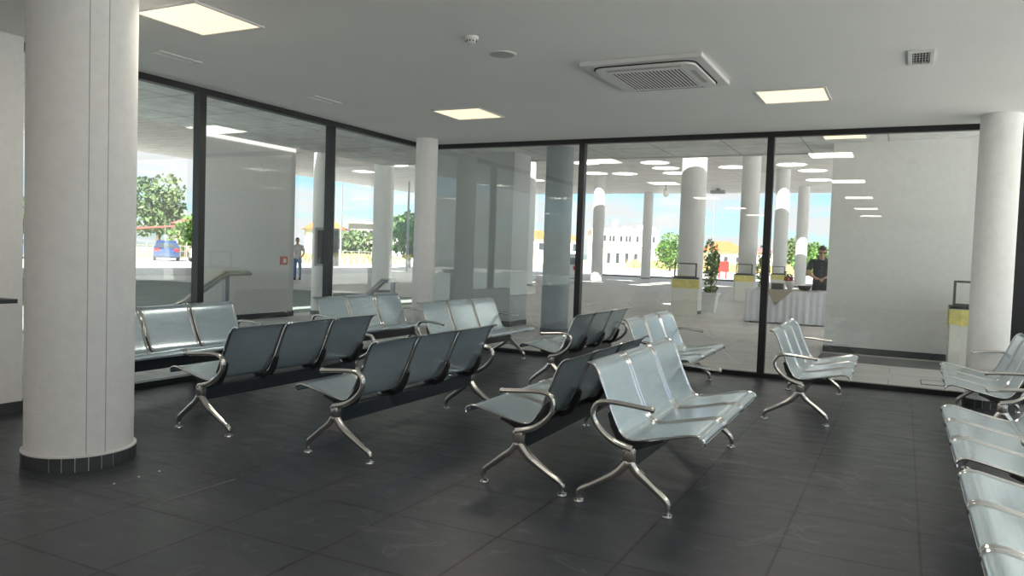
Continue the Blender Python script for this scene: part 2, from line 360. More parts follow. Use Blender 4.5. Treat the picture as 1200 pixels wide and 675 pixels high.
# air conditioner cassette
t = thing('air_conditioner_cassette', 'large square white ceiling air conditioner cassette with slatted grille', 'air conditioner', (-1.91, 6.33, HC))
bm = bmesh.new(); box(bm, -.49, .49, -.52, .52, -.035, 0, bev=.006); obj('outer_panel', bm, M['white_plastic'], t)
def rrect(hx, hy, r, n=6):
    o = []
    for cx, cy, a0 in ((hx - r, hy - r, 0), (-hx + r, hy - r, PI / 2), (-hx + r, -hy + r, PI), (hx - r, -hy + r, 3 * PI / 2)):
        for i in range(n + 1): o.append((cx + r * math.cos(a0 + PI / 2 * i / n), cy + r * math.sin(a0 + PI / 2 * i / n)))
    return o
bm = bmesh.new(); prism(bm, rrect(.42, .45, .10), -.043, -.030, axis='z'); obj('air_gap', bm, M['dark_slot'], t)
bm = bmesh.new(); prism(bm, rrect(.408, .438, .095), -.060, -.034, axis='z'); obj('inner_panel', bm, M['white_plastic'], t)
obj('grille_recess', B(-.30, .28, -.33, .33, -.0625, -.0585), M['dark_slot'], t)
bm = bmesh.new()
for i in range(20):
    x = -.295 + .0295 * i; box(bm, x, x + .013, -.325, .325, -.0655, -.0615)
for y in (-.335, .325): box(bm, -.305, .285, y, y + .012, -.070, -.0595)
obj('grille_slats', bm, M['white_plastic'], t)
for s in (-1, 1): obj('air_outlet', B(-.30, .30, s * .385 - .022, s * .385 + .022, -.0625, -.058), M['grey_plastic'], t)
bm = bmesh.new(); box(bm, .33, .37, -.22, .22, -.0625, -.058); obj('outlet_flap', bm, M['grey_plastic'], t)
# square extract vent
t = thing('ceiling_vent', 'small rectangular louvred vent in the ceiling at the upper right', 'vent', (.033, 6.475, HC))
bm = bmesh.new()
for q in ((-.085, .085, -.21, -.17), (-.085, .085, .17, .21), (-.085, -.055, -.17, .17), (.06, .085, -.17, .17)): box(bm, *q, -.014, 0)
obj('frame', bm, M['white_plastic'], t)
obj('recess', B(-.056, .061, -.171, .171, -.003, 0), M['dark_slot'], t)
bm = bmesh.new()
for i in range(6): box(bm, -.05 + .0195 * i, -.043 + .0195 * i, -.17, .17, -.011, -.003)
for i in range(5): box(bm, -.055, .06, -.15 + .07 * i, -.142 + .07 * i, -.010, -.004)
obj('louvres', bm, M['grey_plastic'], t)
# smoke detector, loudspeaker, two slim fittings
t = thing('smoke_detector', 'small white domed smoke detector on the ceiling', 'smoke detector', (-2.86, 4.88, HC))
bm = bmesh.new(); lathe(bm, (0, 0, 0), [(.052, 0), (.052, -.012), (.046, -.02)], 28); obj('base', bm, M['white_plastic'], t, True)
bm = bmesh.new(); lathe(bm, (0, 0, 0), [(.036, -.018), (.040, -.03), (.036, -.044), (.022, -.052), (.004, -.054)], 28); obj('sensing_head', bm, M['white_plastic'], t, True)
bm = bmesh.new()
for i in range(10):
    a = 2 * PI * i / 10; box(bm, .038 * math.cos(a) - .004, .038 * math.cos(a) + .004, .038 * math.sin(a) - .004, .038 * math.sin(a) + .004, -.040, -.030)
obj('sensor_slot', bm, M['dark_slot'], t)
t = thing('ceiling_loudspeaker', 'flat round loudspeaker grille beside the smoke detector', 'loudspeaker', (-2.872, 5.38, HC))
bm = bmesh.new(); lathe(bm, (0, 0, 0), [(.112, 0), (.112, -.006), (.098, -.010), (.094, -.006)], 40); obj('rim', bm, M['white_plastic'], t, True)
bm = bmesh.new(); lathe(bm, (0, 0, 0), [(.095, -.004), (.093, -.009), (.01, -.010)], 40); obj('grille', bm, M['grey_plastic'], t, True)
for x, y, lab in ((-5.52, 4.56, 'slim recessed emergency light near the thick column'), (-5.52, 6.41, 'slim recessed emergency light further along the left glass wall')):
    t = thing('emergency_light', lab, 'emergency light', (x, y, HC))
    bm = bmesh.new()
    for q in ((-.06, .06, -.21, -.195), (-.06, .06, .195, .21), (-.06, -.047, -.195, .195), (.047, .06, -.195, .195)): box(bm, *q, -.008, 0)
    obj('frame', bm, M['white_plastic'], t); obj('lens', B(-.047, .047, -.195, .195, -.004, 0), M['ceiling'], t)

# access hatch outline in the floor tiles near the thick column
t = thing('floor_hatch', 'square access tile with pale worn joint near the thick column', 'hatch', (-3.705, 3.06, 0))
obj('hatch_tile', B(-.24, .24, -.25, .25, .0, .0012), M['floor'], t)
for q in ((-.247, -.24, -.25, .16), (.238, .244, -.25, .26), (-.245, -.05, .249, .255)): obj('worn_joint', B(*q, .0, .0018), M['grout'], t)
for x, y in ((-.243, -.18), (-.243, -.02), (-.243, .12)):
    bm = bmesh.new(); cyl(bm, (x, y), .007, .004, .001, .006, 8); obj('grout_crumb', bm, M['white'], t)

# ------------------------------------------------------------------ the airport bench
SEAT = [(.428, .395), (.432, .410), (.424, .428), (.400, .440), (.375, .441), (.34, .436), (.271, .420), (.18, .400), (.10, .383), (.043, .374), (.008, .377), (-.022, .395), (-.045, .425), (-.075, .486), (-.105, .555), (-.140, .642), (-.165, .705), (-.184, .745), (-.203, .768), (-.225, .780), (-.245, .783)]
def make_bench(label):
    t = thing('airport_bench', label, 'bench', group='three-seat steel waiting benches')
    Lh = .90
    bm = bmesh.new(); box(bm, .010, .066, -Lh + .01, Lh - .01, .232, .338, bev=.006); obj('beam', bm, M['beam'], t)
    prof = [(p.x, p.z) for p in crom([(a, 0, b) for a, b in SEAT], 3)]
    w = .572
    for i in range(3):
        y0 = (i - 1.5) * w + .022; y1 = (i - .5) * w - .022
        bm = bmesh.new(); ribbon(bm, prof, y0 + .006, y1 - .006, .003); s = obj('seat', bm, M['sheet'], t, True)
        bm = bmesh.new()
        for y in (y0, y1): tube(bm, [(a, y, b) for a, b in SEAT], .0085, n=8, side=(0, 1, 0), flat=1.5, k=2)
        tube(bm, [(.4283, y0, .397), (.4283, y1, .397)], .0045, n=6, smooth=False)
        tube(bm, [(-.243, y0, .783), (-.243, y1, .783)], .0045, n=6, smooth=False)
        obj('seat_rim', bm, M['rim'], s, True)
    # black brackets under each joint
    for y in (-.858 + .05, -.286, .286, .858 - .05):
        bm = bmesh.new()
        prism(bm, [(.19, .392), (.20, .38), (.10, .338), (.075, .325), (.0, .325), (-.055, .352), (-.098, .43), (-.118, .50), (-.108, .515), (-.085, .47), (-.052, .405), (-.02, .370), (.043, .362), (.12, .372)], y - .022, y + .022)
        obj('bracket', bm, M['rubber'], t)
    for s in (-1, 1):
        y = s * Lh
        bm = bmesh.new()
        Wd = dict(side=(0, 1, 0), n=12)
        # post
        tt = bmesh.new(); box(tt, .004, .074, y - .021, y + .021, .262, .345, bev=.012); join(bm, tt)
        tt = bmesh.new(); box(tt, .010, .070, y - .024, y + .024, .255, .266, bev=.004); join(bm, tt)
        tube(bm, [(.262, y, .028), (.266, y, .052), (.252, y, .085), (.205, y, .125), (.14, y, .176), (.085, y, .218), (.05, y, .262)], [.013, .016, .019, .020, .023, .026, .028], flat=1.0, **Wd)
        tube(bm, [(-.248, y, .028), (-.250, y, .050), (-.232, y, .074), (-.17, y, .108), (-.10, y, .150), (-.03, y, .196), (.03, y, .262)], [.013, .016, .018, .019, .022, .026, .028], flat=1.0, **Wd)
        prism(bm, [(.14, .158), (.09, .172), (.04, .178), (-.02, .170), (-.09, .140), (-.06, .185), (.0, .235), (.04, .25), (.085, .235), (.14, .19)], y - .012, y + .012)
        tube(bm, [(.225, y, .126), (.16, y, .180), (.10, y, .232)], .006, n=6, smooth=False); tube(bm, [(-.20, y, .108), (-.12, y, .158), (-.04, y, .216)], .006, n=6, smooth=False)
        lf = obj('leg_frame', bm, M['chrome'], t, True)
        for x in (.262, -.248):
            bm = bmesh.new(); lathe(bm, (x, y, 0), [(.030, 0), (.032, .004), (.030, .012), (.014, .016), (.009, .02), (.009, .032)], 18); obj('levelling_foot', bm, M['chrome'], lf, True)
        bm = bmesh.new()
        tube(bm, [(.055, y, .338), (.0, y, .350), (-.06, y, .372), (-.125, y, .418), (-.170, y, .475), (-.178, y, .530), (-.155, y, .570), (-.11, y, .584), (-.04, y, .584), (.05, y, .577), (.155, y, .568)], [.020, .020, .019, .018, .0175, .017, .016, .015, .0145, .0145, .0145], flat=1.25, **Wd)
        tt = bmesh.new(); lathe(tt, (0, 0, 0), [(.012, -.004), (.018, .0), (.019, .010), (.014, .018), (.004, .021)], 14)
        join(bm, tt, mtx=Matrix.Translation((.152, y, .568)) @ Matrix.Rotation(PI / 2 + .07, 4, 'Y'))
        ar = obj('armrest', bm, M['chrome'], t, True)
        for yo in (-.0245, .0245):
            bm = bmesh.new(); tube(bm, [(.012, y + yo, .290), (.012, y + yo, .318), (.024, y + yo, .334), (.039, y + yo, .340), (.054, y + yo, .334), (.066, y + yo, .318), (.066, y + yo, .290)], .0022, n=6, k=3); obj('post_cover', bm, M['rim'], lf, True)
    return t
BENCHES = [  # facing, x, y, yaw deg, label
    (1, -1.339, 4.958, .5, 'steel bench nearest the camera, pale seats facing right, in the middle foreground'),
    (-1, -1.967, 4.989, 1.3, 'steel bench facing left, back to back with the bright foreground bench'),
    (-1, -3.274, 4.919, .5, 'steel bench seen from behind, in front of the smaller left-hand one near the photo centre'),
    (-1, -4.533, 4.924, .5, 'steel bench seen from behind, closest to the thick near column on its right'),
    (-1, -3.173, 8.203, .4, 'far steel bench facing left, in front of the dark outdoor column and mullion'),
    (1, -2.187, 8.055, .9, 'far steel bench facing right, directly behind the foreground back-to-back pair'),
    (1, -.803, 8.012, .7, 'single steel bench facing right alone in front of the table outside'),
    (-1, .798, 8.049, -.8, 'far right steel bench facing left, just in front of the right round column'),
    (-1, .715, 5.29, 0, 'middle bench of the row cut off by the right edge of the photo'),
    (-1, .715, 3.36, 0, 'nearest bench of the right-edge row, only front seat edges visible at the lower right'),
    (1, -6.05, 5.065, .9, 'steel bench against the left glass wall, half hidden by the thick column'),
    (1, -6.03, 8.00, 0, 'steel bench against the left glass wall beside the slim corner column'),
    (1, -4.718, 8.296, -1.4, 'far steel bench facing right, in front of the shaded outdoor wall'),
]
first = None
for sgn, x, y, a, lab in BENCHES:
    rz = math.radians(a) + (0 if sgn > 0 else PI)
    if first is None:
        first = make_bench(lab); first.location = (x, y, 0); first.rotation_euler = (0, 0, rz)
    else: dup(first, (x, y, 0), rz, lab)

# ------------------------------------------------------------------ outside: ground, building wings, canopy
def ground(name, x0, x1, y0, y1, z, m):
    return struct(name, B(x0, x1, y0, y1, z - .3, z), m)
# paved forecourt around the room (room floor is cut out)
bm = bmesh.new()
box(bm, -27, XL - .12, -30, 62, -.3, -.004); box(bm, XL - .12, 30, YB + .06, 52, -.3, -.004); pass
struct('forecourt_paving', bm, M['pave'])
bm = bmesh.new(); box(bm, XL - .12, 30, 52, 98, -.31, -.02); box(bm, -27, XL - .12, 62, 98, -.31, -.02); struct('road', bm, M['asphalt'])
ground('side_court', -27, -11.25, -29, 19, .0, M['asphalt_shade'])  # dark sheet standing in for the canopy shade over the paving
ground('side_road', -52, -27, -40, 98, -.02, M['asphalt'])
ground('dry_field', -160, 120, 98, 260, -.05, M['dry'])
ground('grass_verge', -160, -52, -60, 98, -.03, M['grass'])
ground('side_terrace', XR + .12, 30, -30, YB + .06, -.004, M['yard'])  # unseen ground, kept pale to throw sunlight in through the right glazing
ground('side_yard', 30, 120, -60, 98, -.03, M['yard'])
struct('trim_2', B(-20, -9, 53.6, 53.9, -.02, .12), M['band2'])
struct('trim_3', B(-1.08, 3.6, 12.05, 13.0, -.004, .001), M['band2'])
# soffit round the room and roof edge above
bm = bmesh.new()
box(bm, -10.7, XR + .5, YB + .07, 14.35, 3.3, 3.6); box(bm, -10.7, XL - .13, -10, YB + .07, 3.3, 3.6)
struct('soffit', bm, M['soffit'])
bm = bmesh.new(); box(bm, XL - .16, XR + .2, YB + .05, YB + .12, HC + .0, 3.3); box(bm, XL - .16, XL - .10, -10, YB + .12, HC, 3.3); struct('trim_4', bm, M['black'])
struct('roof_fascia', B(-10.75, XR + .6, 14.3, 14.42, 3.28, 5.8), M['plaster'])
# wings
def wing(name, x0, x1, y0, y1, zt=3.3, m='column'):
    struct(name, B(x0, x1, y0, y1, .1, zt), M[m])
    struct('baseboard_' + name.split('_')[1], B(x0 - .012, x1 + .012, y0 - .012, y1 + .012, 0, .1), M['band'])
wing('wall_porch', -1.08, 3.6, 13.24, 13.95)
wing('wall_corner', -8.8, -6.62, 13.04, 13.76, m='shaded_wall')  # built in the darker colour that carries its shade
wing('wall_side', -11.0, -10.8, 9.5, 11.75)
# canopy with round openings
holes = []
for i in range(-5, 9):
    for j in range(-4, 16):
        x = -4.2 - 3.15 * i; y = 17.4 + 2.2 * j
        if x < -33 or x > 7 or y > 50 or y < 5: continue
        if y < 15.6 and x > -11: continue
        if (i + 2 * j) % 5 == 0: continue
        if any(math.hypot(x - cx, y - cy) < 1.05 for cx, cy in ((-4.95, 20), (-5, 28.5), (-5.3, 38.6), (-5.33, 47.4), (-15.1, 10.5), (-15.1, 20.5), (-14.9, 30.6), (-15.25, 40.5), (-15.5, 50.7))): continue
    if y < 31.5 and not (x < -12 and y < 26): holes.append((x, y))
CC = ((-4.94, 20), (-5, 28.5), (-5.29, 38.6), (-5.33, 47.4), (-15.1, 20.5), (-14.85, 30.7), (-15.2, 40.5))
def hits(h):
    for cx, cy in CC:
        for k_ in range(0, 34):
            q = (5.8 - k_ * .1) / .74
            if math.hypot(h[0] - .2 * q - cx, h[1] + .7 * q - cy) < .9: return True
    return False
holes = [h for h in holes if not hits(h)]
def free(h): return all(math.hypot(h[0] - a, h[1] - b) > 1.45 for a, b in holes)
for h in ((-4.4, 18.0), (-14.6, 29.6)):
    if free(h): holes.append(h)
holes += [(-14.9, 38.9), (-10.45, 32.9), (-10.5, 35.0), (-10.6, 37.2), (-10.7, 39.4), (-13.4, 39.3), (-7.4, 32.8), (-7.4, 37.3), (-4.06, 39.3), (-4.2, 43.7), (-4.7, 36.8), (-13.7, 34.5),
          (-20, 36), (-20, 42), (-24, 33.5), (-24, 39), (-28, 36)]
cu = bpy.data.curves.new('canopy', 'CURVE'); cu.dimensions = '2D'; cu.fill_mode = 'BOTH'; cu.extrude = .22
def poly(pts):
    s = cu.splines.new('POLY'); s.points.add(len(pts) - 1)
    for p, q in zip(s.points, pts): p.co = (q[0], q[1], 0, 1)
    s.use_cyclic_u = True
poly([(-34, 4), (-34, 51.6), (8, 51.6), (8, 14.4), (-10.8, 14.4), (-10.8, 4)])
for x, y in holes: poly([(x + .68 * math.cos(2 * PI * i / 32), y + .68 * math.sin(2 * PI * i / 32)) for i in range(32)])
tmp = bpy.data.objects.new('tmp', cu); C.objects.link(tmp)
bpy.context.view_layer.update(); dg = bpy.context.evaluated_depsgraph_get()
me = bpy.data.meshes.new_from_object(tmp.evaluated_get(dg)); bpy.data.objects.remove(tmp)
me.materials.clear(); me.materials.append(M['canopy'])
cn = bpy.data.objects.new('canopy', me); C.objects.link(cn); cn.location = (0, 0, 6.02); cn['kind'] = 'structure'
# canopy columns
def ocol(x, y, r, h, label, m=None):
    t = thing('canopy_column', label, 'column', (x, y, 0))
    bm = bmesh.new(); cyl(bm, (0, 0), r, r, 0, h, 40); obj('shaft', bm, m or M['column'], t, True)
    bm = bmesh.new(); cyl(bm, (0, 0), r + .012, r + .012, 0, .08, 40); obj('column_foot', bm, M['band2'], t, True)
    return t
for x, y, lab in ((-4.94, 20.0, 'thick canopy column behind the first tape-wrapped bin and potted shrub'), (-5.0, 28.5, 'canopy column behind the second tape-wrapped bin'),
                  (-5.29, 38.6, 'canopy column behind the third bin, left of the man'), (-5.33, 47.4, 'thin distant canopy column just left of the man at the table'),
                  (-15.1, 20.5, 'wide canopy column seen through the left glass near the corner'), (-14.85, 30.7, 'canopy column seen beside the edge of the shaded outdoor wall'),
                  (-15.2, 40.5, 'canopy column just right of the mullion, left of the white building'), (-15.5, 50.6, 'farthest canopy column, right of the white building'),
                  (-15.1, 10.5, 'canopy column standing outside directly behind the thick near indoor column')):
    ocol(x, y, .32, 5.81, lab)
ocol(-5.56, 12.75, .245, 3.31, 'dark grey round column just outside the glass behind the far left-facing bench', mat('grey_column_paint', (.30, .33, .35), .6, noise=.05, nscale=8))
ocol(-10.75, 12.55, .22, 3.31, 'round column outside the left glass carrying the dark display screen')
t = thing('porch_light', 'glowing square light in the porch soffit above the right outdoor wall', 'ceiling light', (-.88, 12.47, 3.3))
bm = bmesh.new(); a = .31; b = .288
for q in ((-a, a, -a, -b), (-a, a, b, a), (-a, -b, -b, b), (b, a, -b, b)): box(bm, *q, -.012, 0)
obj('frame', bm, M['white_plastic'], t); obj('diffuser', B(-b, b, -b, b, -.006, 0), M['panel'], t)
# floor box outside
t = thing('floor_box', 'small square inspection cover in the paving outside the right pane', 'hatch', (.38, 10.62, -.004))
bm = bmesh.new()
for q in ((-.13, .13, -.2, -.185), (-.13, .13, .185, .2), (-.13, -.118, -.2, .2), (.118, .13, -.2, .2)): box(bm, *q, 0, .006)
obj('frame', bm, M['band'], t); obj('cover', B(-.12, .12, -.19, .19, 0, .004), M['pave'], t)
# camera and lamps hanging from the canopy
t = thing('hanging_lamp', 'small white pendant hanging from the canopy edge left of the thick column', 'lamp', (-12.5, 44.1, 5.8))
bm = bmesh.new(); cyl(bm, (0, 0), .03, .03, -.35, 0, 12); obj('stem', bm, M['pole'], t, True)
bm = bmesh.new(); lathe(bm, (0, 0, -.35), [(.05, 0), (.16, -.08), (.19, -.25), (.15, -.42), (.05, -.5)], 20); obj('lamp_head', bm, M['white_plastic'], t, True)
t = thing('canopy_floodlight', 'small square floodlight under the far canopy edge, upper centre right', 'lamp', (-10.4, 48.2, 5.8))
obj('housing', B(-.45, .45, -.2, .2, -.32, -.1, bev=.03), M['grey_plastic'], t); obj('bracket', B(-.1, .1, -.05, .05, -.12, 0), M['pole'], t)

# ------------------------------------------------------------------ outside near things
def bin_(x, y, rz, label, w=.62, d=.42, h=.86):
    t = thing('taped_bin', label, 'bin', (x, y, -.004), rz, group='white bins with yellow tape')
    bm = bmesh.new(); box(bm, -w / 2, w / 2, -d / 2, d / 2, 0, h - .03, bev=.008); obj('body', bm, M['cream'], t)
    obj('lid_rim', B(-w / 2 - .008, w / 2 + .008, -d / 2 - .008, d / 2 + .008, h - .03, h + .012, bev=.004), M['black'], t)
    bm = bmesh.new(); q = .013
    pts = [(-w / 2 - q, -d / 2 - q), (w / 2 + q, -d / 2 - q), (w / 2 + q, d / 2 + q), (-w / 2 - q, d / 2 + q)]
    n = 0
    for i in range(4):
        a = Vector(pts[i]); b = Vector(pts[(i + 1) % 4])
        for j in range(6):
            p0 = a.lerp(b, j / 6); p1 = a.lerp(b, (j + 1) / 6); o0 = R.uniform(-.02, .02); 
            bm.faces.new([bm.verts.new((p0.x, p0.y, h - .25 + o0)), bm.verts.new((p1.x, p1.y, h - .24 + R.uniform(-.02, .02))), bm.verts.new((p1.x, p1.y, h - .04)), bm.verts.new((p0.x, p0.y, h - .04))])
    tf = obj('yellow_tape', bm, M['tape'], t); sm = tf.modifiers.new('s', 'SOLIDIFY'); sm.thickness = .006
    bm = bmesh.new(); fw = w - .10
    for s in (-1, 1): box(bm, s * fw / 2 - .017, s * fw / 2 + .017, -.017, .017, h, h + .36)
    box(bm, -fw / 2 - .017, fw / 2 + .017, -.017, .017, h + .335, h + .365); box(bm, -fw / 2, fw / 2, -.017, .017, h + .005, h + .04)
    obj('steel_frame', bm, M['steel_dark'], t)
    return t
bin_(-4.87, 19.25, .35, 'white bin wrapped in yellow tape in front of the thick canopy column', h=.94)
bin_(-4.98, 27.85, .30, 'second white taped bin, further back, left of the black mullion', h=.94)
bin_(-5.2, 37.8, .25, 'distant white taped bin partly hidden behind the white table')
bin_(.98, 12.62, 0, 'near white taped bin beside the right indoor column', w=.74)

# potted shrubs
def leaves(bm, c, rx, ry, rz, n, s, rnd, lumps=7):
    cs = [(Vector((rnd.uniform(-.5, .5) * rx, rnd.uniform(-.5, .5) * ry, rnd.uniform(-.6, .6) * rz)), rnd.uniform(.45, .7)) for _ in range(lumps)]
    for i in range(n):
        q, k_ = cs[i % lumps]
        while True:
            v = Vector((rnd.gauss(0, 1), rnd.gauss(0, 1), rnd.gauss(0, 1)))
            if v.length > .1: break
        v = v.normalized() * (rnd.uniform(.6, 1) ** .5)
        p = Vector(c) + q + Vector((v.x * rx * k_, v.y * ry * k_, v.z * rz * k_))
        a = Vector((rnd.uniform(-1, 1), rnd.uniform(-1, 1), rnd.uniform(-1, 1))).normalized(); b = a.cross(Vector((rnd.uniform(-1, 1), rnd.uniform(-1, 1), rnd.uniform(-1, 1)))).normalized()
        s2 = s * rnd.uniform(.6, 1.3)
        bm.faces.new([bm.verts.new(p - a * s2), bm.verts.new(p + b * s2 * .55), bm.verts.new(p + a * s2), bm.verts.new(p - b * s2 * .55)])
def obj_l(name, bm, m, parent):
    me = bpy.data.meshes.new(name); bm.to_mesh(me); bm.free(); me.materials.append(m); o = bpy.data.objects.new(name, me); C.objects.link(o); o.parent = parent; return o
def potted(x, y, label, seed, h=1.35):
    r = random.Random(seed)
    t = thing('potted_shrub', label, 'potted plant', (x, y, -.004), group='potted shrubs under the canopy')
    bm = bmesh.new(); n = 4
    def ring(a, z): return [bm.verts.new((sx * a, sy * a, z)) for sx, sy in ((-1, -1), (1, -1), (1, 1), (-1, 1))]
    rs = [ring(.15, 0), ring(.20, .46), ring(.235, .47), ring(.235, .53), ring(.20, .53), ring(.19, .46)]
    for a, b in zip(rs, rs[1:]):
        for i in range(4): bm.faces.new((a[i], a[(i + 1) % 4], b[(i + 1) % 4], b[i]))
    bm.faces.new(rs[0][::-1]); bm.faces.new(rs[-1]); obj('pot', bm, M['white'], t)
    bm = bmesh.new(); tube(bm, [(0, 0, .4), (.02, .01, .8), (-.02, 0, 1.3)], .018, n=6)
    for k_ in range(5): z = .7 + .14 * k_; a = k_ * 2.2; tube(bm, [(0, 0, z - .1), (.1 * math.cos(a), .1 * math.sin(a), z + .02), (.17 * math.cos(a), .17 * math.sin(a), z + .16)], .008, n=5)
    obj('stem', bm, M['bark'], t, True)
    bm = bmesh.new(); leaves(bm, (0, 0, .55 + h / 2), .24, .24, h / 2, 620, .055, r, 14); leaves(bm, (0, 0, .62), .22, .22, .12, 120, .05, r, 4)
    obj_l('foliage', bm, M['leaf3'], t)
potted(-4.60, 20.9, 'slender shrub in a white pot right of the thick canopy column', 3)
potted(-4.32, 27.9, 'second potted shrub half hidden behind the black mullion', 5)

# catering table
t = thing('catering_table', 'long table under a pleated white cloth outside behind the glass', 'table', (-2.0, 18.78, -.004))
bm = bmesh.new(); box(bm, -1.2, 1.5, -.36, .36, .735, .765, bev=.005); obj('tabletop', bm, M['white'], t)
for sx in (-1.1, 1.4):
    for sy in (-.3, .3): obj('leg', B(sx - .02, sx + .02, sy - .02, sy + .02, 0, .735), M['steel_dark'], t)
cl = thing('tablecloth', 'white pleated cloth draped to the floor over the long table', 'tablecloth', (-2.0, 18.78, -.004))
bm = bmesh.new(); loop = []
def edge(a, b, n):
    a = Vector(a); b = Vector(b)
    return [a.lerp(b, i / n) for i in range(n)]
peri = edge((-1.22, -.38), (1.52, -.38), 90) + edge((1.52, -.38), (1.52, .38), 26) + edge((1.52, .38), (-1.22, .38), 90) + edge((-1.22, .38), (-1.22, -.38), 26)
rows = [(.772, 0), (.76, .004), (.70, .006), (.5, .016), (.25, .022), (.03, .026)]
cc = Vector((.15, 0)); vr = []
for z, amp in rows:
    rr = []
    for i, p in enumerate(peri):
        nrm = Vector((0, -1)) if i < 90 else Vector((1, 0)) if i < 116 else Vector((0, 1)) if i < 206 else Vector((-1, 0))
        q = p + nrm * (amp * math.sin(i * 1.35 + .6 * math.sin(i * .37)) + amp * .8)
        rr.append(bm.verts.new((q.x, q.y, z)))
    vr.append(rr)
for a, b in zip(vr, vr[1:]):
    for i in range(len(peri)): bm.faces.new((a[i], a[(i + 1) % len(peri)], b[(i + 1) % len(peri)], b[i]))
bm.faces.new(vr[0]); obj('cloth', bm, M['cloth'], cl, 'all')
rn = thing('table_runner', 'beige cloth laid cornerwise over the white tablecloth, its tip hanging down', 'cloth', (-2.0, 18.78, 0))
bm = bmesh.new(); box(bm, -1.05, .35, -.40, .30, .769, .773)
v = [bm.verts.new(p) for p in ((-.78, -.418, .772), (-.20, -.418, .772), (-.57, -.425, .42), (-.78, -.41, .772), (-.20, -.41, .772), (-.57, -.417, .42))]
bm.faces.new(v[:3]); bm.faces.new(v[3:][::-1]); bm.faces.new((v[0], v[2], v[5], v[3])); bm.faces.new((v[1], v[4], v[5], v[2])); bm.faces.new((v[0], v[3], v[4], v[1]))
obj('runner_cloth', bm, M['beige'], rn)
TZ = .772
t = thing('serving_box', 'grey metal box standing at the left end of the cloth-covered table', 'box', (-2.58, 18.75, TZ))
bm = bmesh.new(); box(bm, -.13, .13, -.1, .1, 0, .13, bev=.01); obj('body', bm, M['steel_dark'], t); obj('lid', B(-.135, .135, -.105, .105, .13, .15, bev=.006), M['pole'], t)
t = thing('gift_bouquet', 'red and green wrapped bouquet lying on the table beside the grey box', 'bouquet', (-2.32, 18.8, TZ))
bm = bmesh.new(); lathe(bm, (0, 0, 0), [(.03, 0), (.07, .05), (.11, .16), (.10, .2)], 14); obj('wrapper', bm, M['white'], t, True)
bm = bmesh.new(); leaves(bm, (0, 0, .22), .12, .1, .09, 90, .035, R, 4); obj_l('red_flowers', bm, M['red'], t)
bm = bmesh.new(); leaves(bm, (-.05, 0, .30), .09, .08, .10, 50, .04, R, 3); obj_l('green_leaves', bm, M['leaf'], t)
t = thing('serving_bowl', 'wide dark bowl in the middle of the cloth-covered table', 'bowl', (-1.99, 18.7, TZ))
bm = bmesh.new(); lathe(bm, (0, 0, 0), [(.07, 0), (.12, .03), (.145, .09), (.15, .11), (.135, .11), (.11, .05)], 26); obj('body', bm, M['steel_dark'], t, True)
bm = bmesh.new(); lathe(bm, (0, 0, .11), [(.15, 0), (.155, .004), (.15, .008)], 26); obj('rim', bm, M['chrome'], t, True)
for i, (x, y, lab) in enumerate(((-1.62, 18.62, 'small plate'), (-1.40, 18.66, 'small plate'), (-1.2, 18.62, 'small plate'))):
    t = thing('plate', ('flat white plate on the table nearest the dark bowl', 'flat white plate in front of the standing man', 'flat white plate beside the edge of the porch wall')[i], 'plate', (x, y, TZ))
    bm = bmesh.new(); lathe(bm, (0, 0, 0), [(.05, 0), (.09, .01), (.10, .018), (.095, .018), (.05, .008)], 24); obj('dish', bm, M['white'], t, True)
for i, (x, y) in enumerate(((-1.50, 18.86), (-1.43, 18.80))):
    t = thing('drinking_glass', ('small dark drinking glass near the hands of the man', 'small dark drinking glass right of its twin before the man')[i], 'glass', (x, y, TZ))
    bm = bmesh.new(); lathe(bm, (0, 0, 0), [(.024, 0), (.032, .09), (.033, .1), (.029, .1), (.022, .01)], 16); obj('tumbler', bm, M['steel_dark'], t, True)

# ------------------------------------------------------------------ people
def skin_mesh(name, verts, edges, m, parent, root=0, lv=2):
    me = bpy.data.meshes.new(name); me.from_pydata([v[:3] for v in verts], edges, []); o = bpy.data.objects.new(name, me); C.objects.link(o)
    sk_ = o.modifiers.new('skin', 'SKIN'); sk_.use_smooth_shade = True; sk_.branch_smoothing = .3
    for i, v in enumerate(verts):
        d = me.skin_vertices[0].data[i]; d.radius = (v[3], v[4] if len(v) > 4 else v[3]); d.use_root = (i == root)
    ss = o.modifiers.new('sub', 'SUBSURF'); ss.levels = lv; ss.render_levels = lv
    bpy.context.view_layer.update(); dg = bpy.context.evaluated_depsgraph_get()
    nm = bpy.data.meshes.new_from_object(o.evaluated_get(dg)); bpy.data.objects.remove(o)
    nm.materials.clear(); nm.materials.append(m)
    for p in nm.polygons: p.use_smooth = True
    q = bpy.data.objects.new(name, nm); C.objects.link(q); q.parent = parent; return q
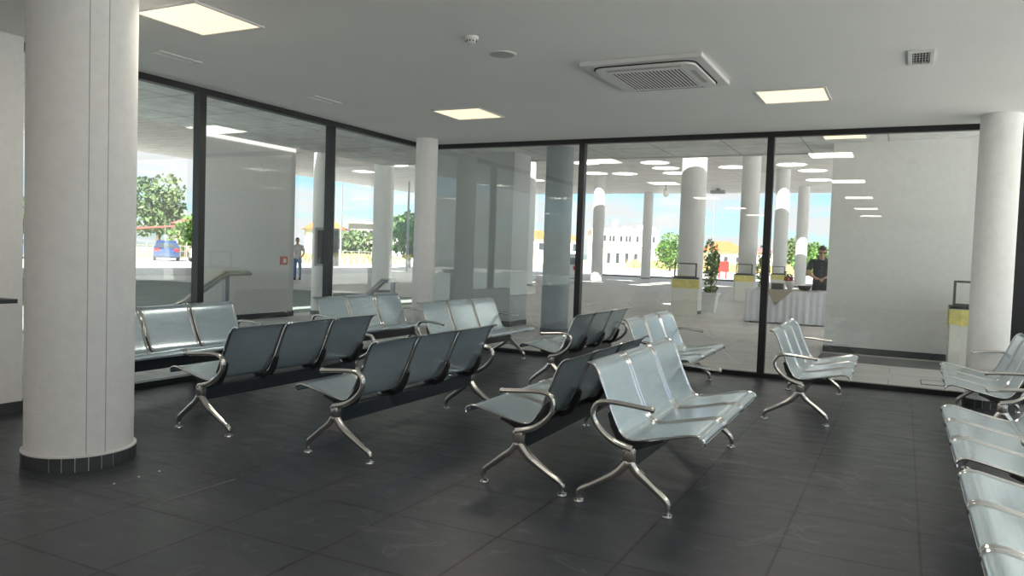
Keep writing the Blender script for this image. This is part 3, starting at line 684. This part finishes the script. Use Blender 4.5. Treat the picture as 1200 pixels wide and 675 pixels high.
def head_mesh(bm, c, tilt, s=1.0, mtx0=None):
    t = bmesh.new(); bmesh.ops.create_uvsphere(t, u_segments=28, v_segments=20, radius=1)
    for v in t.verts:
        x, y, z = v.co
        w = 1 - .22 * max(0, -z) ** 1.5
        v.co = Vector((x * .079 * w, y * .094 * (1 - .10 * max(0, -z)), z * .118))
        if v.co.y < -.05 and -.075 < z * .118 < -.045: v.co.y -= .006
    t2 = bmesh.new()
    lathe(t2, (0, 0, 0), [(.004, .032), (.010, .012), (.016, -.004), (.012, -.012), (.003, -.014)], 10)
    for v in t2.verts: v.co = Vector((v.co.x, v.co.y * .8 - .093, v.co.z - .012))
    mt = Matrix.Translation(c) @ Matrix.Rotation(tilt, 4, 'X')
    join(bm, t, mtx=mt); join(bm, t2, mtx=mt)
    for sx in (-1, 1):
        e = bmesh.new(); bmesh.ops.create_uvsphere(e, u_segments=10, v_segments=8, radius=1)
        for v in e.verts: v.co = Vector((v.co.x * .010 + sx * .076, v.co.y * .018 + .008, v.co.z * .03 - .005))
        join(bm, e, mtx=mt)
    lp = bmesh.new(); bmesh.ops.create_uvsphere(lp, u_segments=12, v_segments=8, radius=1)
    for v in lp.verts: v.co = Vector((v.co.x * .024, v.co.y * .010 - .088, v.co.z * .008 - .052))
    join(bm, lp, mtx=mt)
    return mt
def person(name, label, loc, rz, shirt, trou, bow, arms, glasses=False, sleeves=True):
    t = thing(name, label, 'person', loc, rz)
    hy = -.10 - .10 * bow
    # body skin: neck, arms, hands as one continuous figure (torso and legs under clothes)
    V = [(0, 0, .95, .10, .075), (0, -.01, 1.15, .09, .07), (0, -.03 - .02 * bow, 1.34, .09, .07), (0, -.05 - .03 * bow, 1.43, .06, .055), (0, hy + .05, 1.48, .055, .055), (0, hy + .02, 1.54, .053, .053)]
    E_ = [(0, 1), (1, 2), (2, 3), (3, 4), (4, 5)]
    for s in (-1, 1):
        i = len(V); a = arms[0 if s < 0 else 1]
        sh, el, wr, hd = a
        V += [(sh[0] * .93, sh[1], sh[2] - .02, .036), (el[0], el[1], el[2], .042), (wr[0], wr[1], wr[2], .027, .03), (hd[0], hd[1], hd[2], .022, .036)]
        E_ += [(2, i), (i, i + 1), (i + 1, i + 2), (i + 2, i + 3)]
    for s in (-1, 1):
        i = len(V); V += [(s * .095, 0, .86, .085), (s * .10, -.01, .50, .055), (s * .10, .02, .10, .042), (s * .105, -.10, .04, .038, .03)]
        E_ += [(0, i), (i, i + 1), (i + 1, i + 2), (i + 2, i + 3)]
    body = skin_mesh('body', V, E_, M['skin'], t)
    bm = bmesh.new(); mt = head_mesh(bm, (0, hy - .01, 1.625 - .012 * bow), -.5 * bow if 0 else .55 * bow); hd = obj('head', bm, M['skin'], t, 'all')
    bm = bmesh.new(); u = bmesh.new(); bmesh.ops.create_uvsphere(u, u_segments=26, v_segments=18, radius=1)
    kill = [v for v in u.verts if (v.co.y < -.35 and v.co.z < .50) or v.co.z < -.35]
    bmesh.ops.delete(u, geom=kill, context='VERTS')
    for v in u.verts: v.co = Vector((v.co.x * .083, v.co.y * .103 + .004, v.co.z * .123 + .004)) * (1 + .02 * math.sin(40 * v.co.x + 31 * v.co.z))
    join(bm, u, mtx=mt); ho = obj('hair', bm, M['hair'], t, 'all'); so_ = ho.modifiers.new('s', 'SOLIDIFY'); so_.thickness = .012
    if glasses:
        bm = bmesh.new(); u = bmesh.new()
        for s in (-1, 1):
            box(u, s * .034 - .025, s * .034 + .025, -.098, -.090, -.010, .026, bev=.004); box(u, s * .074 - .003, s * .074 + .003, -.09, .0, .010, .018)
        box(u, -.01, .01, -.096, -.091, .010, .016); join(bm, u, mtx=mt); obj('sunglasses', bm, M['screen'], t)
    for s, a in zip((-1, 1), arms):   # five fingers on each hand
        sh, el, wr, hh = map(Vector, a); d = (hh - wr).normalized(); side = d.cross(Vector((0, 0, 1))).normalized(); up = side.cross(d)
        bm = bmesh.new(); base = hh + d * .018
        for k_, (off, ln) in enumerate(((-.028, .058), (-.010, .070), (.010, .074), (.028, .066))):
            p = base + side * off
            tube(bm, [tuple(p), tuple(p + d * ln * .5 - up * .006), tuple(p + d * ln * .85 - up * .026), tuple(p + d * ln - up * .044)], [.009, .0085, .008, .006], n=7, k=3)
        p = wr + d * .03 - side * s * .03
        tube(bm, [tuple(p), tuple(p + d * .03 - side * s * .02 - up * .01), tuple(p + d * .06 - side * s * .022 - up * .022)], [.011, .010, .007], n=7, k=3)
        obj('fingers', bm, M['skin'], body, 'all')
    # shirt
    V = [(0, 0, .83, .172, .135), (0, 0, .93, .172, .132), (0, 0, 1.10, .160, .120), (0, -.03 - .01 * bow, 1.30, .175, .125), (0, -.04 - .03 * bow, 1.41, .135, .105), (0, -.06 - .03 * bow, 1.47, .085, .078)]
    E_ = [(0, 1), (1, 2), (2, 3), (3, 4), (4, 5)]
    for a in arms:
        i = len(V); sh, el = Vector(a[0]), Vector(a[1]); q = sh.lerp(el, .72)
        V += [(sh[0], sh[1], sh[2] - .005, .082), (q[0], q[1], q[2], .062), (q[0] + (el - sh)[0] * .03, q[1] + (el - sh)[1] * .03, q[2] + (el - sh)[2] * .03, .060)]; E_ += [(3, i), (i, i + 1), (i + 1, i + 2)]
    sh_ = skin_mesh('shirt', V, E_, shirt, t)
    bm = bmesh.new()
    for k_ in range(5): lathe(bm, (0, -.155 - .012 * bow + .006 * abs(k_ - 3), 1.02 + .08 * k_), [(.003, -.006), (.007, -.003), (.007, .003), (.003, .006)], 8)
    obj('buttons', bm, M['white_plastic'], sh_)
    V = [(0, 0, .98, .150, .115), (0, 0, .88, .155, .12)]; E_ = [(0, 1)]
    for s in (-1, 1):
        i = len(V); V += [(s * .095, 0, .80, .095), (s * .10, -.01, .48, .070), (s * .10, .02, .10, .060), (s * .10, .02, .07, .06)]; E_ += [(1, i), (i, i + 1), (i + 1, i + 2), (i + 2, i + 3)]
    skin_mesh('trousers', V, E_, trou, t)
    for s in (-1, 1):
        bm = bmesh.new(); u = bmesh.new(); bmesh.ops.create_uvsphere(u, u_segments=14, v_segments=10, radius=1)
        for v in u.verts: v.co = Vector((v.co.x * .05 + s * .105, v.co.y * .14 - .05, max(v.co.z, -.5) * .07 + .036))
        join(bm, u); obj('shoe', bm, M['rubber'], t, 'all')
    return t
man = person('person', 'man in dark short-sleeved shirt and sunglasses bending over the white table', (-1.73, 19.42, 0), .18, M['navy'], M['trouser'], 1.0,
       (((-.19, -.05, 1.40), (-.27, -.10, 1.12), (-.13, -.30, 1.02), (-.06, -.37, 1.00)), ((.19, -.05, 1.40), (.29, -.12, 1.15), (.12, -.31, 1.05), (.04, -.39, 1.02))), glasses=True)
man.scale = (1.08, 1.05, 1.045)
person('person', 'distant person in pale top and jeans walking outside the left glass', (-22.4, 24.6, 0), .6, M['pale_shirt'], M['jeans'], .2,
       (((-.19, -.02, 1.40), (-.24, .02, 1.12), (-.22, -.08, .88), (-.21, -.12, .80)), ((.19, -.02, 1.40), (.26, -.02, 1.13), (.20, -.18, .98), (.16, -.24, .95))))

# ------------------------------------------------------------------ outside the left glass
def rail(label, pts, posts, x):
    t = thing('handrail', label, 'handrail', (x, pts[0][0], 0))
    y0 = pts[0][0]
    for dx, nm in ((0, 'top_rail'), (.05, 'grip_rail')):
        bm = bmesh.new(); tube(bm, [(dx, y - y0, z - (0 if dx == 0 else .03)) for y, z in pts], .021, n=10, smooth=False); obj(nm, bm, M['pole'] if dx else M['chrome'], t, True)
    for y, z in posts: obj('post', B(-.03, .03, y - y0 - .03, y - y0 + .03, 0, z - .02), M['pole'], t)
rail('slanting steel handrail outside behind the bench next to the thick column', [(5.4, .35), (6.34, .709), (6.95, 1.04), (7.33, 1.045)], [(6.97, 1.04), (5.6, .42)], -7.5)
rail('shorter steel handrail outside beside the slim corner column', [(9.45, .5), (9.81, .683), (10.2, .892), (10.55, .89)], [(10.5, .89)], -7.5)
t = thing('display_screen', 'dark rectangular screen in a grey case hung on the outdoor column', 'screen', (-10.52, 12.38, 1.0), -.35)
bm = bmesh.new(); box(bm, -.01, .05, -.27, .27, .0, .78, bev=.01); obj('case', bm, M['grey_plastic'], t)
obj('screen', B(.05, .056, -.23, .23, .05, .73), M['screen'], t)
t = thing('fire_call_point', 'small red and white fire alarm call point on the pale outdoor wall', 'alarm', (-10.8, 11.45, 1.10))
obj('housing', B(0, .05, -.08, .08, -.08, .08, bev=.008), M['red'], t); obj('push_plate', B(.05, .054, -.035, .035, -.04, .04), M['white_plastic'], t)

def car(label, paint, x, y, heading, hatch=True):
    t = thing('car', label, 'car', (x, y, -.02), heading)
    Wd = .88
    bp = [(-2.05, .32), (-2.1, .55), (-2.05, .80), (-1.95, .93), (-1.2, .97), (.75, .95), (1.45, .86), (2.0, .70), (2.08, .50), (2.0, .28), (1.75, .24), (-1.8, .24)]
    bm = bmesh.new(); prism(bm, bp, -Wd, Wd); bmesh.ops.bevel(bm, geom=[e for e in bm.edges if abs(e.verts[0].co.y) > .8 and abs(e.verts[1].co.y) > .8 and e.verts[0].co.y * e.verts[1].co.y > 0], offset=.06, segments=2, affect='EDGES')
    obj('body_shell', bm, paint, t, True)
    gp = [(-1.98, .93), (-1.70, 1.32), (-1.35, 1.47), (-.2, 1.52), (.35, 1.44), (1.05, .95)]
    def cab(sc, wt, m, name):
        bm = bmesh.new(); a = []; b = []
        for px, pz in gp:
            k_ = (pz - .93) / .6; w = Wd - .04 - .2 * k_ + wt
            a.append(bm.verts.new((px * sc, -w, pz))); b.append(bm.verts.new((px * sc, w, pz)))
        n = len(gp)
        for i in range(n): bm.faces.new((a[i], a[(i + 1) % n], b[(i + 1) % n], b[i]))
        bm.faces.new(a[::-1]); bm.faces.new(b); return obj(name, bm, m, t)
    cab(1, 0, paint, 'cabin')
    for s in (-1, 1):
        for q in ([(-1.6, .98), (-1.45, 1.30), (-1.2, 1.38), (-.55, 1.42), (-.55, .98)], [(-.47, .98), (-.47, 1.42), (-.15, 1.43), (.3, 1.36), (.82, .98)]):
            bm = bmesh.new(); v = []
            for px, pz in q:
                w = Wd - .04 - .2 * (pz - .93) / .6 + .006; v.append(bm.verts.new((px, s * w, pz)))
            bm.faces.new(v if s < 0 else v[::-1]); obj('side_window', bm, M['wglass'], t)
    bm = bmesh.new()
    v = [bm.verts.new(p) for p in ((.42, -.60, 1.42), (.42, .60, 1.42), (1.03, .74, .985), (1.03, -.74, .985))]; bm.faces.new(v); obj('windscreen', bm, M['wglass'], t)
    bm = bmesh.new()
    v = [bm.verts.new(p) for p in ((-1.74, -.58, 1.30), (-1.74, .58, 1.30), (-1.98, .68, .97), (-1.98, -.68, .97))]; bm.faces.new(v); obj('rear_window', bm, M['wglass'], t)
    for sx in (-1.3, 1.28):
        for sy in (-1, 1):
            bm = bmesh.new(); u = bmesh.new(); lathe(u, (0, 0, 0), [(.24, -.1), (.31, -.1), (.325, -.06), (.325, .06), (.31, .1), (.24, .1)], 24)
            join(bm, u, mtx=Matrix.Translation((sx, sy * .80, .325)) @ Matrix.Rotation(PI / 2, 4, 'X')); w = obj('wheel', bm, M['tyre'], t, True)
            bm = bmesh.new(); u = bmesh.new(); lathe(u, (0, 0, 0), [(.20, -.11), (.21, 0), (.20, .11)], 16); join(bm, u, mtx=Matrix.Translation((sx, sy * .80, .325)) @ Matrix.Rotation(PI / 2, 4, 'X')); obj('hubcap', bm, M['pole'], w, True)
    for s in (-1, 1): obj('tail_lamp', B(-2.11, -1.9, s * .66 - .16, s * .66 + .16, .70, .92, bev=.02), M['tail'], t)
    for s in (-1, 1): obj('headlamp', B(1.8, 2.03, s * .64 - .18, s * .64 + .18, .58, .70, bev=.02), M['white_plastic'], t)
    return t
hd = math.atan2(.78, .62)
car('bright blue hatchback parked nearest the thick column outside', M['blue'], -50.6, 35.6, hd + PI)
car('dark blue car parked to the right of the bright blue hatchback', M['navyc'], -49.6, 40.3, hd + PI / 2)
car('white car parked outside behind the left mullion', M['whitec'], -47.4, 41.7, hd + PI / 2)
car('blue-grey car seen in the narrow gap left of the thick column', M['greyc'], -51.3, 30.3, hd)
car('white car half hidden behind a canopy column on the far road', M['whitec'], -15.75, 37.0, 1.97)

def tree(label, x, y, h, rx, seed, m='leaf', trunk=None, n=1500, s=.28):
    r = random.Random(seed); t = thing('tree', label, 'tree', (x, y, -.05), group='background trees')
    tr = trunk if trunk else h * .35
    bm = bmesh.new(); tube(bm, [(0, 0, 0), (.05, 0, tr * .6), (0, .05, h * .6)], [h * .035, h * .028, h * .015], n=8)
    for k_ in range(5):
        a = k_ * 1.3; tube(bm, [(0, 0, tr * .8), (rx * .3 * math.cos(a), rx * .3 * math.sin(a), tr + .12 * h), (rx * .6 * math.cos(a), rx * .6 * math.sin(a), h * .66)], [h * .018, h * .012, h * .006], n=5)
    obj('trunk', bm, M['bark'], t, True)
    bm = bmesh.new(); leaves(bm, (0, 0, tr * .7 + (h - tr * .7) / 2), rx, rx, (h - tr * .7) / 2, n, s, r, 11); obj_l('crown', bm, M[m], t)
tree('round bright green tree between the white building and the thick canopy column', -24.3, 88.6, 4.4, 1.9, 11, 'leaf', trunk=.5, n=1600, s=.2)
tree('round green tree behind the head of the man', -9.0, 95.0, 4.2, 2.4, 12, 'leaf', trunk=.4, n=2000, s=.22)
tree('slim distant tree between two thin canopy columns left of the man', -14.5, 118, 5.0, 1.5, 13, 'leaf2', trunk=.8, n=900, s=.26)
tree('tall feathery tree beside the thick near column behind the parked cars', -71.5, 57.0, 8.2, 3.4, 14, 'leaf2', n=2000, s=.3)
tree('light green young tree in front of the red-roofed shed', -54.4, 46.6, 3.7, 1.5, 15, 'leaf', trunk=1.2, n=1200, s=.22)
tree('olive tree in the narrow gap at the left edge', -72, 41.5, 5.2, 3.2, 16, 'leaf2', n=1500, s=.35)
tree('green tree left of the slim corner column', -34.6, 50.5, 4.3, 2.2, 17, 'leaf', n=1500, s=.26)
tree('low bushy tree under the distant red roof, right of the left mullion', -47.8, 60.5, 3.0, 2.2, 18, 'leaf2', trunk=.5, n=1300, s=.28)

def lamp_post(label, x, y, h, arm=.9, d=(1, 0)):
    t = thing('lamp_post', label, 'lamp post', (x, y, -.05))
    bm = bmesh.new(); tube(bm, [(0, 0, 0), (0, 0, h * .5), (0, 0, h)], [.09, .075, .05], n=10, smooth=False); obj('pole', bm, M['pole'], t, True)
    bm = bmesh.new(); tube(bm, [(0, 0, h - .05), (arm * .5 * d[0], arm * .5 * d[1], h + .1), (arm * d[0], arm * d[1], h + .12)], .035, n=8); obj('arm', bm, M['pole'], t, True)
    bm = bmesh.new(); box(bm, arm * d[0] - .28, arm * d[0] + .28, arm * d[1] - .12, arm * d[1] + .12, h + .06, h + .16, bev=.03); obj('lamp_head', bm, M['steel_dark'], t)
lamp_post('curved street lamp standing against the sky right of the left mullion', -39.1, 47.7, 7.2, -.8)
lamp_post('thin street lamp left of the slim corner column', -28.8, 41.8, 6.6, .5)
lamp_post('thin street lamp right of the thick canopy column', -13.8, 62.7, 7.4, .4)
t = thing('lattice_mast', 'white lattice mast rising beside the left mullion', 'mast', (-54.0, 62.9, -.05))
bm = bmesh.new()
for sx, sy in ((-.3, -.3), (.3, -.3), (0, .3)): tube(bm, [(sx, sy, 0), (sx, sy, 10.5)], .05, n=6, smooth=False)
obj('upright', bm, M['white'], t, True)
bm = bmesh.new(); c3 = [(-.3, -.3), (.3, -.3), (0, .3)]
for k_ in range(21):
    for i in range(3):
        a = c3[i]; b = c3[(i + 1) % 3]; z = .5 * k_; tube(bm, [(a[0], a[1], z), (b[0], b[1], z + .5)], .03, n=4, smooth=False); tube(bm, [(a[0], a[1], z), (b[0], b[1], z)], .025, n=4, smooth=False)
obj('bracing', bm, M['white'], t)

def house(name, label, x, y, rz, w, d, h, roofh, wallm, roofm, wins, over=.4, cat='building'):
    t = thing(name, label, cat, (x, y, -.05), rz)
    obj('walls', B(-w / 2, w / 2, -d / 2, d / 2, 0, h), wallm, t)
    if roofh > 0:
        bm = bmesh.new(); a = [(-w / 2 - over, -d / 2 - over, h), (w / 2 + over, -d / 2 - over, h), (w / 2 + over, d / 2 + over, h), (-w / 2 - over, d / 2 + over, h)]
        rl = max(w / 2 - d / 2 * .8, .3); rg = [(-rl, 0, h + roofh), (rl, 0, h + roofh)]
        v = [bm.verts.new(p) for p in a + rg]
        for f in ((0, 1, 5, 4), (2, 3, 4, 5), (1, 2, 5), (3, 0, 4), (3, 2, 1, 0)): bm.faces.new([v[i] for i in f])
        obj('roof', bm, roofm, t)
    else: obj('roof', B(-w / 2 - over, w / 2 + over, -d / 2 - over, d / 2 + over, h, h + .18), roofm, t)
    for (wx, wz, ww, wh) in wins: obj('window', B(wx - ww / 2, wx + ww / 2, -d / 2 - .03, -d / 2 + .02, wz - wh / 2, wz + wh / 2), M['wglass'], t)
    return t
wb = house('factory_building', 'long white flat-roofed building with small windows beyond the road', -37.2, 109.2, .47, 9.6, 6, 5.3, 0, M['cream'], M['cream'],
      [(-4.0 + .78 * i + (.3 if i % 3 else 0), 4.1, .34, .85) for i in range(11)] + [(-3.6 + 1.3 * i, 1.3, .5, 1.5) for i in range(6)], over=.15)
for k_, (x, w, h) in enumerate(((-3.6, .9, .6), (-1.4, .6, 1.4), (.4, 1.2, .45), (2.6, 1.6, .7), (4.2, .5, .5))): obj('rooftop_block', B(x - w / 2, x + w / 2, -2.2, -1.2, 5.45, 5.45 + h), M['cream'], wb)
bm = bmesh.new(); box(bm, -4.9, 4.9, -3.12, -3.0, 2.9, 3.05); obj('cornice', bm, M['beige'], wb)
house('hut', 'small pale hut with a low red roof right of the white building', -32.4, 116, .47, 2.4, 2.4, 2.5, .5, M['cream'], M['orange'], [(-.5, 1.5, .5, .6), (.5, 1.5, .5, .6)], .2)
house('farmhouse', 'white house with orange tiled roof right of the thick canopy column', -24.2, 117, .47, 5.4, 4, 2.85, 1.45, M['cream'], M['orange'], [(-1.8, 1.6, .6, .9), (0, 1.6, .6, .9), (1.8, 1.6, .6, .9)], .5)
house('farmhouse', 'tiny distant house with red roof between two canopy columns left of the black mullion', -21.4, 136, .4, 3.2, 2.4, 3.0, .8, M['cream'], M['redroof'], [(-.6, 1.8, .5, .7), (.6, 1.8, .5, .7)], .3)
house('farmhouse', 'two-storey house with orange roof beside the dark outdoor column', -46.5, 103, .42, 9, 4.5, 3.7, 1.2, M['cream'], M['orange'], [(-4 + 1.6 * i, 2.6, .7, 1.0) for i in range(6)], .4)
house('shed', 'brown house with a red tiled roof above the young tree', -63.5, 57.5, .9, 7.4, 4, 3.3, .9, M['dry'], M['redroof'], [(-2, 2, .9, 1), (1.5, 2, .9, 1)], .6)
house('farmhouse', 'house with orange roof seen through the glass left of the left mullion', -58.5, 68.5, .8, 4.2, 3, 3.4, 1.1, M['cream'], M['orange'], [(-1, 2, .7, .9), (1, 2, .7, .9)], .4)
house('farmhouse', 'flat white-topped block with orange-roofed annex right of the left mullion', -52.9, 68.3, .75, 3.0, 3, 4.1, 0, M['fence'], M['white'], [(-1, 3, .6, .8), (.8, 3, .6, .8)], .5)
house('farmhouse', 'low orange-roofed house right of the curved street lamp', -50.2, 71.4, .75, 3.2, 3, 3.0, .9, M['cream'], M['orange'], [(-.6, 1.8, .6, .8)], .3)
# open shelter with red roof and white posts behind the cars
t = thing('shelter', 'open red-roofed shelter on white posts behind the parked cars', 'shelter', (-62.0, 48.6, -.05), .95)
bm = bmesh.new(); prism(bm, [(-2.4, 2.35), (2.2, 2.85), (2.2, 2.98), (-2.4, 2.5)], -3.6, 3.6); 
ro = obj('roof', bm, M['redroof'], t); 
for yy in (-3.3, -1.7, 0, 1.7, 3.3):
    for xx, h in ((2.0, 2.84), (-2.2, 2.4)): obj('post', B(xx - .08, xx + .08, yy - .08, yy + .08, 0, h), M['white'], t)
def fence(label, x0, y0, x1, y1, h, m):
    L = math.hypot(x1 - x0, y1 - y0); t = thing('fence', label, 'fence', (x0, y0, -.05), math.atan2(y1 - y0, x1 - x0))
    bm = bmesh.new()
    for z in (.2, h * .55, h * .92): box(bm, 0, L, -.02, .02, z, z + .06)
    n = int(L / .35)
    for i in range(n): box(bm, i * .35 + .1, i * .35 + .14, -.015, .015, .1, h)
    obj('rails_and_pickets', bm, m, t)
    for i in range(int(L / 3) + 1): obj('fence_post', B(i * 3 - .05, i * 3 + .05, -.05, .05, 0, h + .15), m, t)
fence('pale picket fence behind the parked cars outside the left glass', -57.5, 37.2, -44, 60, 1.2, M['fence'])
fence('pale fence below the round green tree beyond the road', -29, 104, -16, 108, 1.3, M['fence'])
# dry tall grass beyond the road: stuff
def tallgrass(name, label, x0, y0, x1, y1, dep, h, n, seed, m='dry'):
    r = random.Random(seed); bm = bmesh.new(); dx, dy = x1 - x0, y1 - y0; L = math.hypot(dx, dy); nx, ny = -dy / L, dx / L
    for i in range(n):
        u = r.random(); w = r.random() * dep; x = x0 + dx * u + nx * w; y = y0 + dy * u + ny * w; hh = h * r.uniform(.5, 1.1); a = r.uniform(0, PI); c_, s_ = math.cos(a) * .09, math.sin(a) * .09; lx = r.uniform(-.2, .2)
        bm.faces.new([bm.verts.new((x - c_, y - s_, -.05)), bm.verts.new((x + c_, y + s_, -.05)), bm.verts.new((x + lx + c_ * .2, y + lx, hh))])
    me = bpy.data.meshes.new(name); bm.to_mesh(me); bm.free(); me.materials.append(M[m]); o = bpy.data.objects.new(name, me); C.objects.link(o); o['kind'] = 'stuff'; o['label'] = label; o['category'] = 'grass'
tallgrass('dry_grass', 'tall dry yellow grass beyond the far road', -33, 98.8, 12, 99.3, 3.2, 1.25, 12000, 21)
tallgrass('dry_grass', 'dry yellow grass at the fence behind the bright blue hatchback', -59.5, 34, -56, 42, 2.0, .8, 3000, 22)
tallgrass('dry_grass', 'dry yellow grass outside the left glass, below the curved street lamp', -49, 47, -41, 60, 1.5, .9, 4500, 23)
struct('road_kerb', B(-52.3, -52, -40, 98, -.05, .1), M['white'])
t = thing('notice_board', 'bright red board on two legs standing across the road', 'sign', (-12.5, 60.9, -.02), .42)
obj('board', B(-.46, .46, -.04, .04, .55, 1.38, bev=.02), M['red'], t)
for s in (-.26, .26): obj('leg', B(s - .05, s + .05, -.05, .03, 0, .6), M['red'], t)
t = thing('round_sign', 'small round grey road sign on the street lamp pole', 'sign', (-13.85, 62.5, 1.75), .42)
bm = bmesh.new(); u = bmesh.new(); cyl(u, (0, 0), .28, .28, -.02, .02, 24); join(bm, u, mtx=Matrix.Rotation(PI / 2, 4, 'X')); obj('disc', bm, M['grey_plastic'], t)
